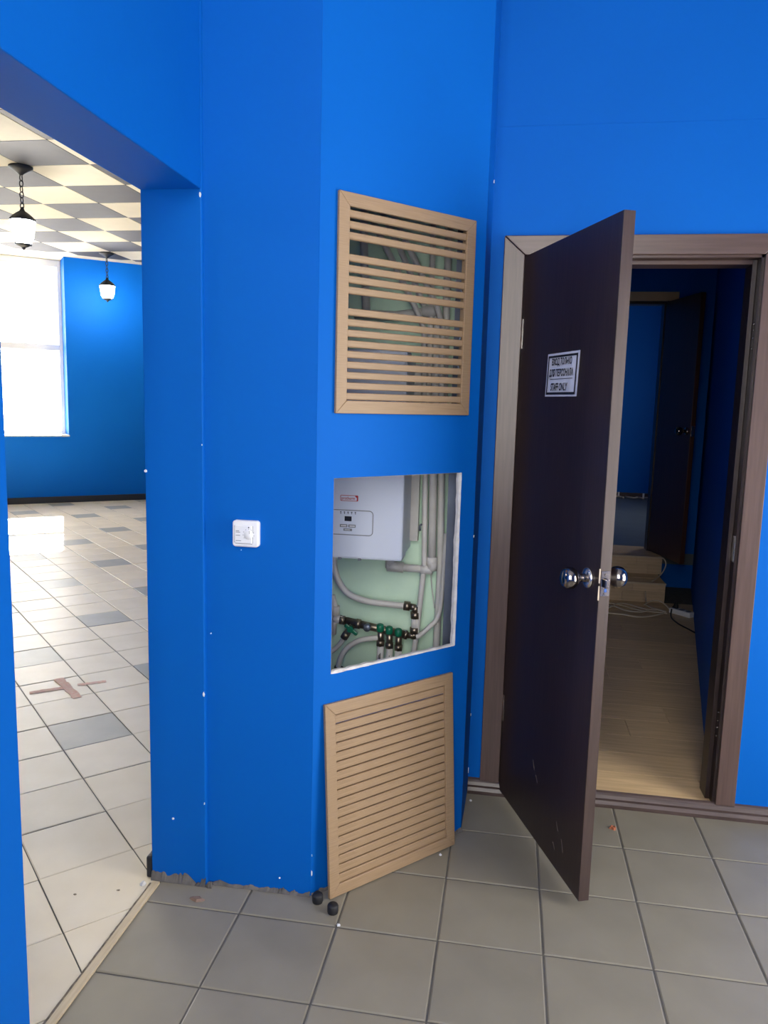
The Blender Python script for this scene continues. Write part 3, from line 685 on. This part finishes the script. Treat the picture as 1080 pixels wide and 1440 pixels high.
# ------------------------------------------------------------------ loose things on the near floor
CAPP = [(0, .052), (.012, .056), (.075, .056), (.09, .048), (.09, .0)]
MB().lathe((.73, .33, 0), (0, 0, 1), CAPP, 14).build('rubber_cap', BLACKR, label='small black cap on the floor against the blue corner', cat='cap', group='black caps on the floor')
MB().lathe((.92, .2, 0), (0, 0, 1), CAPP, 14).build('rubber_cap', BLACKR, label='small black cap on the floor in front of the leaning grille', cat='cap', group='black caps on the floor')
def scrap(c, r, h, m, name, label, cat, seed, group=None, sx=1.0):
    rnd = random.Random(seed); k = 9; c = V(c)
    ring_ = [c+V((r*sx*math.cos(2*math.pi*i/k)*rnd.uniform(.6, 1.1), r*math.sin(2*math.pi*i/k)*rnd.uniform(.6, 1.1), 0)) for i in range(k)]
    mb = MB(); top_ = [c+(p-c)*.6+V((0, 0, h*rnd.uniform(.7, 1.1))) for p in ring_]
    mb.v = ring_+top_
    for i in range(k): j = (i+1) % k; mb.face([i, j, k+j, k+i])
    mb.face(list(range(k))[::-1]); mb.face(list(range(k, 2*k)))
    return mb.build(name, m, label=label, cat=cat, group=group)
scrap((3.94, 2.42, 0), .055, .03, RUST, 'brick_chip', 'small orange-brown chip on the grey tiles right of the door', 'debris', 1)
scrap((-.5, .13, 0), .05, .02, mat('dull_clay', srgb(128, 106, 92), .9), 'mortar_crumb', 'dull tan mortar crumb on the floor by the box corner', 'debris', 2, sx=1.8)
scrap((-.44, .34, 0), .035, .06, BARE, 'mortar_lump', 'grey lump of mortar in the angle between jamb and box', 'debris', 3)
for i, (x, y) in enumerate(((1.9, 1.42), (1.02, .02), (2.18, 2.72))):
    scrap((x, y, 0), .022, .016, PAPER, 'paper_crumb', ('tiny white crumb on the tiles by the leaning grille right edge', 'tiny white crumb on the tiles in front of the black caps', 'tiny white crumb on the tiles below the skirting')[i], 'debris', 10+i, 'white crumbs on the tiles')

# threshold between the two rooms
MB().box(-1.06, -.985, -2.62, .30, -.02, .018).build('trim_2', STRIPW, kind='structure', label='pale wooden threshold strip across the wide opening')
ds = ragged_strip((-1.075, -2.6, 0), (-1.07, .28, 0), .035, .002, 77, 60)
ds.build('trim_3', DARKDIRT, kind='structure', label='dark dirty joint beside the pale threshold strip')
MB().box(-1.17, -1.1, .36, 40, 0, .24).build('baseboard_far_side', IRON, kind='structure', bevel=.02, label='black skirting end at the foot of the blue jamb')
scrap((-1.15, .24, 0), .045, .03, PLASTER, 'plaster_shard', 'broken plaster shard beside the end of the threshold strip', 'debris', 21)
for i, (x, y) in enumerate(((-2.35, -1.35), (-1.75, -.05), (-1.35, .1))):
    scrap((x, y, 0), .014, .008, DARKDIRT, 'dirt_speck', ('dark speck of dirt low on the far floor by the near jamb', 'dark dry leaf scrap lying on the cream tiles', 'dark speck on the cream tiles close to the threshold end')[i], 'debris', 30+i, 'dirt specks on the cream tiles', sx=1.6)

# ------------------------------------------------------------------ sunny far room
RD = 1.35                                     # depth of the window recess
WINS = [(-3.2, 2.66), (-12.0, -6.1)]
WZ0, WZ1 = 3.15, H-.02
fwall = MB()
edges = [-13.0]
U0, U1 = -12.6, 24.6
def wallbox(u0, u1, z0, z1): fwall.box(u0, u1, -RD-.2, 0, z0, z1, FW)
wallbox(WINS[0][1], U1, 0, H); wallbox(WINS[1][1], WINS[0][0], 0, H); wallbox(U0, WINS[1][0], 0, H)
for a, b in WINS: wallbox(a, b, 0, WZ0)
fwall.build('wall_far', BLUE, kind='structure', label='blue far wall of the sunny room with tall windows')
MB().box(-30.5, -30, -10, 19, 0, H).build('wall_far_side', BLUE, kind='structure', label='hidden blue side wall of the sunny room')
fq = MB().box(-30.5, -1.1, -10.5, -10, 0, H)
fq.build('wall_far_rear', BLUE, kind='structure', label='hidden blue rear wall of the sunny room')
MB().box(-5.0, U1-.02, .0, .06, 0, .30, FW).build('baseboard_far', IRON, kind='structure', bevel=.015, label='black skirting along the far blue wall')
for wi, (a, b) in enumerate(WINS):
    w_ = empty('window_%d' % (1 if wi == 0 else 3), FW((a+b)/2, -RD, WZ0), kind='structure', label=('bright tall white-framed window in the far blue wall' if wi == 0 else 'second tall window hidden behind the near jamb'))
    fm = .17; o0, o1 = -RD-.02, -RD+.18
    def bar(u0, u1, z0, z1, nm): MB().box(u0, u1, o0, o1, z0, z1, FW).build(nm, PVC, w_, bevel=.02)
    bar(a, a+fm, WZ0+.08, WZ1, 'frame_post'); bar(b-fm, b, WZ0+.08, WZ1, 'frame_post')
    bar(a+fm, b-fm, WZ0+.08, WZ0+.08+fm, 'frame_rail'); bar(a+fm, b-fm, WZ1-.32, WZ1, 'frame_rail'); bar(a+fm, b-fm, 7.2, 7.5, 'transom')
    for z0, z1 in ((WZ0+.08+fm, 7.2), (7.5, WZ1-.32)): MB().box(a+fm-.01, b-fm+.01, -RD+.05, -RD+.07, z0-.01, z1+.01, FW).build('pane', GLASS, w_)
    MB().box(a-.02, b+.02, -RD+.1, .14, WZ0, WZ0+.08, FW).build('window_sill', PVC, w_, bevel=.015)
    c = FW((a+b)/2, -RD-.1, (WZ0+WZ1)/2); portal(c, wn, (0, 0, 1), b-a, WZ1-WZ0)
# ceiling: checkerboard of square panels with a plain border at the window wall
cf = MB().prism([(x, y, H) for x, y in ((-30.5, -10.5), (-1.1, -10.5), (-1.1, 42.5), (-4, 42.5), (-30.5, 21.5))], (0, 0, .3)).build('ceiling_far', CREAM, kind='structure', label='cream and dark checkerboard ceiling of the sunny room')
def panel_mesh(nm, m): return MB().box(-.985, .985, -.985, .985, -.02, 0.03).mesh(nm, (0, 0, 0), [m])
pc, pd = panel_mesh('ceiling_panel_cream', CREAM), panel_mesh('ceiling_panel_dark', SLATE)
for i in range(-6, 6):
    for j in range(-9, 9):
        cx_, cy_ = -10.3+2*i, 12.87+2*j
        if cx_ > -2.1 or cx_ < -29 or cy_ < -9: continue
        c = V((cx_, cy_, H))
        cs = [c+V((a, b, 0)) for a, b in ((-.985, -.985), (.985, -.985), (.985, .985), (-.985, .985))]
        f_ = lambda p: (p-WA).dot(wn)-.9
        poly = clip(cs, f_)
        if len(poly) < 3: continue
        dark = (i+j) % 2 == 0
        if all(f_(p) >= 0 for p in cs): place(pd if dark else pc, 'ceiling_panel', c, cf)
        else: MB().prism([p+V((0, 0, -.02)) for p in poly], (0, 0, .05)).build('ceiling_panel', SLATE if dark else CREAM, cf)
# lantern pendants
def lantern(c, ztop, zbot, label):
    c = V(c); zc = H-.02; r = .30; h = ztop-zbot
    g_ = empty('pendant_lantern', (c.x, c.y, zbot-.15), label, 'pendant lamp', 'lit lantern pendants in the sunny room')
    MB().lathe((c.x, c.y, zc), (0, 0, -1), [(0, .32), (.05, .32), (.12, .2), (.2, .08), (.24, .05), (.24, 0)], 20).build('ceiling_rose', IRON, g_)
    z = zc-.22; k = 0; ch = MB()
    while z > ztop+.30:
        pts = [(c.x+(.055*math.cos(a) if k % 2 else 0), c.y+(0 if k % 2 else .055*math.cos(a)), z-.09+.09*math.sin(a)) for a in [2*math.pi*i/10 for i in range(11)]]
        ch.tube(pts, .016, 5); z -= .15; k += 1
    ch.build('chain', IRON, g_)
    MB().lathe((c.x, c.y, ztop), (0, 0, 1), [(-.02, .36), (.04, .34), (.12, .26), (.2, .16), (.26, .07), (.34, .04), (.38, 0)], 16).build('cap', IRON, g_)
    MB().lathe((c.x, c.y, zbot), (0, 0, 1), [(0, .20), (h*.3, .27), (h*.75, .31), (h, .32)], 12).build('glass_shade', LAMPG, g_)
    for k in range(6):
        a = k*math.pi/3
        MB().tube([(c.x+.215*math.cos(a), c.y+.215*math.sin(a), zbot-.02), (c.x+.335*math.cos(a), c.y+.335*math.sin(a), ztop)], .016, 5).build('glazing_bar', IRON, g_)
    MB().lathe((c.x, c.y, zbot-.16), (0, 0, 1), [(0, .0), (.03, .04), (.07, .05), (.10, .12), (.15, .22), (.17, .22)], 14).build('finial', IRON, g_)
lantern((-11.4, 13.89), 9.95, 9.3, 'lit black iron lantern pendant on a chain nearest the opening')
lantern((-15.6, 26.15), 9.98, 9.42, 'lit small lantern pendant hanging before the far blue wall')

lantern((-8.0, 4.0), 9.95, 9.3, 'added fill lantern out of view beyond the soffit')  # added out of view to brighten the sunny room's floor
lantern((-9.5, -2.5), 9.95, 9.3, 'added fill lantern out of view at the rear of the sunny room')  # second unseen lantern, also added as fill light for the floor

# ------------------------------------------------------------------ corridor behind the door
CF = .16
cfl = MB().prism([(.9, YB+.0, -.3), (5.3, YB+.0, -.3), (7.9, 15.9, -.3), (.9, 15.9, -.3)], (0, 0, .3+CF-.03)).build('floor_corridor', GROUT, kind='structure', label='oak laminate floor of the dark corridor')
pmesh = {}
y = YB; r_ = 0
RW = lambda yy: 5.3+(yy-3.3)*(7.1-5.3)/(12.45-3.3)
while y < 13.6:
    y1 = y+.64; x = 1.0-[0, 1.5, 2.8, .7][r_ % 4]; r_ += 1
    while x < RW(y1):
        a, b = max(x, 1.0), min(x+4.2, RW(y1)+.06)
        if b-a > .05: MB().box(a+.004, b-.004, y+.004, min(y1, 13.62)-.004, CF-.04, CF).build('plank', LAMI, cfl)
        x += 4.2
    y = y1
RWp = [(5.3, YB+.42), (7.75, 15.75)]
MB().prism([(5.28, YB+.42, -.2), (5.6, YB+.42, -.2), (8.1, 15.75, -.2), (7.75, 15.75, -.2)], (0, 0, 9.8)).build('wall_corridor_right', BLUE, kind='structure', label='dark blue right wall of the corridor')
MB().box(.6, 1.0, YB+.42, 15.7, -.2, 9.6).build('wall_corridor_left', BLUE, kind='structure', label='blue left wall of the corridor hidden by the door')
MB().box(.6, 8.2, YB+.42, 16.1, 9.6, 9.9).build('ceiling_corridor', CEILW, kind='structure', label='ceiling of the dark corridor')
DX0, DX1, DZ0, DZ1 = 4.4, 6.5, 1.148, 8.06
we = MB(); we.box(.6, DX0, 15.7, 16.1, -.2, 10.8); we.box(DX1, 10.9, 15.7, 16.1, -.2, 10.8); we.box(DX0, DX1, 15.7, 16.1, DZ1, 10.8); we.box(DX0, DX1, 15.7, 16.1, -.2, DZ0-.05)
we.build('wall_corridor_end', BLUE, kind='structure', label='dark blue end wall of the corridor with inner doorway')
# steps
sp = empty('steps', (5.0, 14.3, CF), 'two oak laminate steps up to the inner doorway', 'steps')
SX0 = 1.6
def riser(x0, x1, yy, z0, z1):
    xs = [x0]; x = x0+.9
    while x < x1-.4: xs.append(x); x += random.choice((.55, .8, 1.1))
    xs.append(x1); zm = z0+(z1-z0)*.55
    for a, b in zip(xs[:-1], xs[1:]): MB().box(a+.003, b-.003, yy, yy+.05, zm+.002, z1-.03).build('riser_board', LAMIR, sp)
    for a, b in zip([x0]+[v+.3 for v in xs[1:-1]], [v+.3 for v in xs[1:-1]]+[x1]): MB().box(a+.003, b-.003, yy, yy+.05, z0, zm-.002).build('riser_board', LAMIR, sp)
Z1_, Z2_ = .672, 1.148
riser(SX0, 6.62, 13.6, CF, Z1_); riser(SX0, 6.72, 14.77, Z1_, Z2_)
MB().box(SX0, 6.62, 13.65, 14.8, CF, Z1_-.03).build('step_core', mat('dark_step_side', srgb(70, 66, 62), .8), sp)
MB().box(SX0, 6.72, 14.82, 15.69, CF, Z2_-.03).build('step_core', MATS['dark_step_side'], sp)
for k in range(2): MB().box(SX0, 6.62, 13.6+k*.59+(.03 if k else 0), 13.6+(k+1)*.585, Z1_-.03, Z1_).build('tread_board', LAMI, sp)
for k in range(2): MB().box(SX0, 6.72, 14.77+k*.46+(.03 if k else 0), 14.77+(k+1)*.46, Z2_-.03, Z2_).build('tread_board', LAMI, sp)
MB().box(SX0, 6.63, 13.575, 13.605, Z1_-.035, Z1_+.006).build('nosing', LAMIE, sp); MB().box(SX0, 6.73, 14.745, 14.775, Z2_-.035, Z2_+.006).build('nosing', LAMIE, sp)
# room beyond
lnd = MB().box(1.5, 10.5, 15.69, 30, .8, Z2_-.03).build('floor_landing', LINO, kind='structure', label='grey floor of the dim room beyond the steps')
MB().box(DX0-.3, DX1+.1, 15.70, 16.35, Z2_-.03, Z2_).build('plank', LAMI, lnd)
MB().box(1.5, 10.5, 16.36, 29.6, Z2_-.03, Z2_-.004).build('floor_sheet', LINO, lnd)
MB().box(1.2, 10.8, 29.6, 30, .8, 10.8).build('wall_landing_end', BLUE, kind='structure', label='dim blue end wall beyond the inner door')
MB().box(1.1, 1.5, 16.1, 30, .8, 10.8).build('wall_landing_left', BLUE, kind='structure', label='hidden left wall of the dim inner room')
LWZ = (4.6, 7.0); LWY = (20.6, 24.4)
lw = MB(); lw.box(10.5, 10.9, 16.1, LWY[0], .8, 10.8); lw.box(10.5, 10.9, LWY[1], 30, .8, 10.8); lw.box(10.5, 10.9, *LWY, .8, LWZ[0]); lw.box(10.5, 10.9, *LWY, LWZ[1], 10.8)
lw.build('wall_landing_right', BLUE, kind='structure', label='hidden right wall of the dim inner room with the added window')
w4 = empty('window_4', (10.7, 22.5, LWZ[0]), kind='structure', label='added unseen window to light the dim inner room')  # window added out of view to brighten the inner room
wf = MB(); wf.box(10.65, 10.75, *LWY, LWZ[0], LWZ[0]+.2); wf.box(10.65, 10.75, *LWY, LWZ[1]-.2, LWZ[1]); wf.box(10.65, 10.75, LWY[0], LWY[0]+.2, LWZ[0]+.2, LWZ[1]-.2); wf.box(10.65, 10.75, LWY[1]-.2, LWY[1], LWZ[0]+.2, LWZ[1]-.2)
wf.build('window_frame', PVC, w4); MB().box(10.69, 10.71, LWY[0]+.2, LWY[1]-.2, LWZ[0]+.2, LWZ[1]-.2).build('pane', GLASS, w4)
portal((10.85, 22.5, 5.8), (-1, 0, 0), (0, 0, 1), 3.8, 2.4)
MB().box(1.1, 10.9, 16.1, 30, 10.8, 11.1).build('ceiling_landing', CEILW, kind='structure', label='ceiling of the dim inner room')
MB().box(1.5, 10.5, 29.52, 29.6, Z2_, Z2_+.2).build('baseboard_landing', SKIRT, kind='structure', label='dark skirting at the end wall of the inner room')
for i, (x, dy, zz) in enumerate(((7.5, 0, .22), (8.6, 0, .2))):
    MB().box(x-.04, x+.04, 29.5, 29.53, Z2_, Z2_+zz).build('skirting_clip', PVC, label=('pale skirting joint clip on the left of the dim end wall', 'pale skirting joint clip nearer the inner door')[i], cat='clip', group='skirting joint clips')
for i, x in enumerate((6.9, 7.75, 8.6)):
    rnd = random.Random(i)
    MB().tube(smooth_path([(x, 29.2, Z2_+.04), (x+.3, 28.8+rnd.uniform(-.3, .2), Z2_+.08), (x+.55, 29.2, Z2_+.05), (x+.75, 28.9, Z2_+.04)], 4), .04, 6).build('loose_cable', CABLEW,
        label=('leftmost loose cable at the foot of the dim end wall', 'middle loose cable at the foot of the dim end wall', 'loose cable at the dim end wall nearest the inner door')[i], cat='cable', group='loose cables at the dim end wall')
# inner door frame and door
t2 = empty('trim_4', ((DX0+DX1)/2, 15.66, Z2_), kind='structure', label='brown frame of the inner doorway above the steps')
MB().box(DX0-.3, DX1+.30, 15.63, 15.7, DZ1, DZ1+.24).build('casing', LAMI, t2, bevel=.01)
MB().box(DX1, DX1+.26, 15.63, 15.7, Z2_, DZ1).build('casing', WENGE, t2, bevel=.01)
MB().box(DX0-.26, DX0, 15.63, 15.7, Z2_, DZ1).build('casing', WENGE, t2, bevel=.01)
MB().box(DX0, DX1, 15.7, 16.1, DZ1-.08, DZ1).build('head_jamb', WENGE, t2)
MB().box(DX0, DX0+.05, 15.7, 16.1, Z2_, DZ1-.08).build('jamb', WENGE, t2); MB().box(DX1-.05, DX1, 15.7, 16.1, Z2_, DZ1-.08).build('jamb', WENGE, t2)
L2 = V((6.48, 15.6, 0)); l2 = (V((6.96, 13.78, 0))-L2); LW2 = l2.length; l2.normalize(); n2 = V((l2.y, -l2.x, 0))
F2 = lambda u, o, z: L2+l2*u+n2*o+V((0, 0, z))
d2 = empty('door_2', F2(0, -.06, Z2_+.03), kind='structure', label='red-brown inner door standing open over the steps')
lf2 = MB().box(0, LW2, -.12, 0, Z2_+.03, DZ1-.03, F2).build('leaf', REDWD, d2, bevel=.006)
MB().box(LW2, LW2+.01, -.10, -.02, 4.48, 4.74, F2).build('latch_plate', BRIGHT, lf2)
MB().lathe(F2(LW2-.22, 0, 4.6), n2, KN[:4], 16).build('rosette', CHROME, lf2); MB().lathe(F2(LW2-.22, 0, 4.6), n2, KN[3:], 16).build('knob', CHROME, lf2)
# cables and power strip
def cable(pts, r, m, label, n=6): return MB().tube(smooth_path(pts, n), r, 6).build('extension_cable', m, label=label, cat='cable', group='cables at the foot of the steps')
zc_ = CF+.02
cable([(5.0, 13.2, zc_), (5.24, 13.15, zc_), (5.51, 12.98, zc_), (5.74, 12.57, zc_+.03), (6.1, 12.56, zc_), (6.48, 12.49, zc_)], .018, CABLEW, 'upper white cable strand of the tangle at the foot of the steps')
cable([(4.8, 12.3, zc_), (5.11, 12.13, zc_), (5.39, 12.09, zc_), (5.7, 11.96, zc_), (6.02, 12.1, zc_), (6.39, 12.47, zc_)], .018, CABLEW, 'lowest white cable loop nearest the viewer on the laminate')
cable([(5.0, 12.5, zc_), (5.18, 12.72, zc_+.02), (5.4, 13.07, zc_+.03), (5.66, 13.02, zc_+.03), (5.91, 12.62, zc_+.05), (6.27, 12.71, zc_)], .018, CABLEW, 'arched white cable strand in the middle of the tangle')
cable([(5.0, 12.9, zc_), (5.24, 12.67, zc_+.05), (5.48, 12.34, zc_+.04), (5.84, 12.32, zc_+.04), (6.17, 12.63, zc_+.05), (6.46, 12.54, zc_+.02)], .018, CABLEW, 'white cable strand crossing the others in the tangle')
cable([(6.12, 13.57, .45), (6.14, 13.56, .29), (6.13, 13.4, .2), (6.10, 13.26, zc_), (6.15, 13.03, zc_), (6.28, 12.77, zc_+.02), (6.49, 12.66, zc_)], .018, CABLEW, 'white cable hanging down the lower riser to the floor')
cable([(6.05, 13.2, zc_), (6.2, 13.42, zc_+.03), (6.36, 13.5, zc_+.06), (6.50, 13.48, zc_+.05), (6.61, 13.3, zc_), (6.62, 12.85, zc_)], .018, CABLEW, 'white cable looping round to the power strip')
cable([(6.60, 14.70, Z2_+.02), (6.74, 14.66, 1.13), (6.80, 14.66, .98), (6.74, 14.62, .80), (6.60, 14.4, .70), (6.31, 13.75, .69)], .018, CABLEW, 'white cable looping over the right end of the upper step')
cable([(6.66, 12.72, .30), (6.60, 12.6, .26), (6.51, 12.15, zc_), (6.55, 11.61, zc_), (6.70, 11.15, zc_), (6.80, 10.85, zc_)], .018, CABLEB, 'black cable trailing from the power strip towards the viewer')
ps0, ps1 = V((6.62, 12.72, CF)), V((7.02, 12.28, CF)); pd_ = (ps1-ps0).normalized(); pn_ = V((-pd_.y, pd_.x, 0)); pl_ = (ps1-ps0).length
FP = lambda u, o, z: ps0+pd_*u+pn_*o+V((0, 0, z))
pw = empty('power_strip', ps0+(ps1-ps0)/2, 'white power strip with a black plug lying by the corridor wall', 'power strip')
pbdy = MB().box(0, pl_, -.1, .1, 0, .13, FP).build('housing', PANELW, pw, bevel=.02)
for k in range(3): MB().lathe(FP(.12+k*.18, 0, .13), (0, 0, 1), [(0, .07), (.006, .068), (.006, .055), (.001, .05), (.001, 0)], 14).build('socket', GREYP, pbdy)
MB().lathe(FP(.12, 0, .135), (0, 0, 1), [(0, .06), (.05, .062), (.09, .05), (.13, .03), (.13, 0)], 12).build('plug', BLACKR, pw)
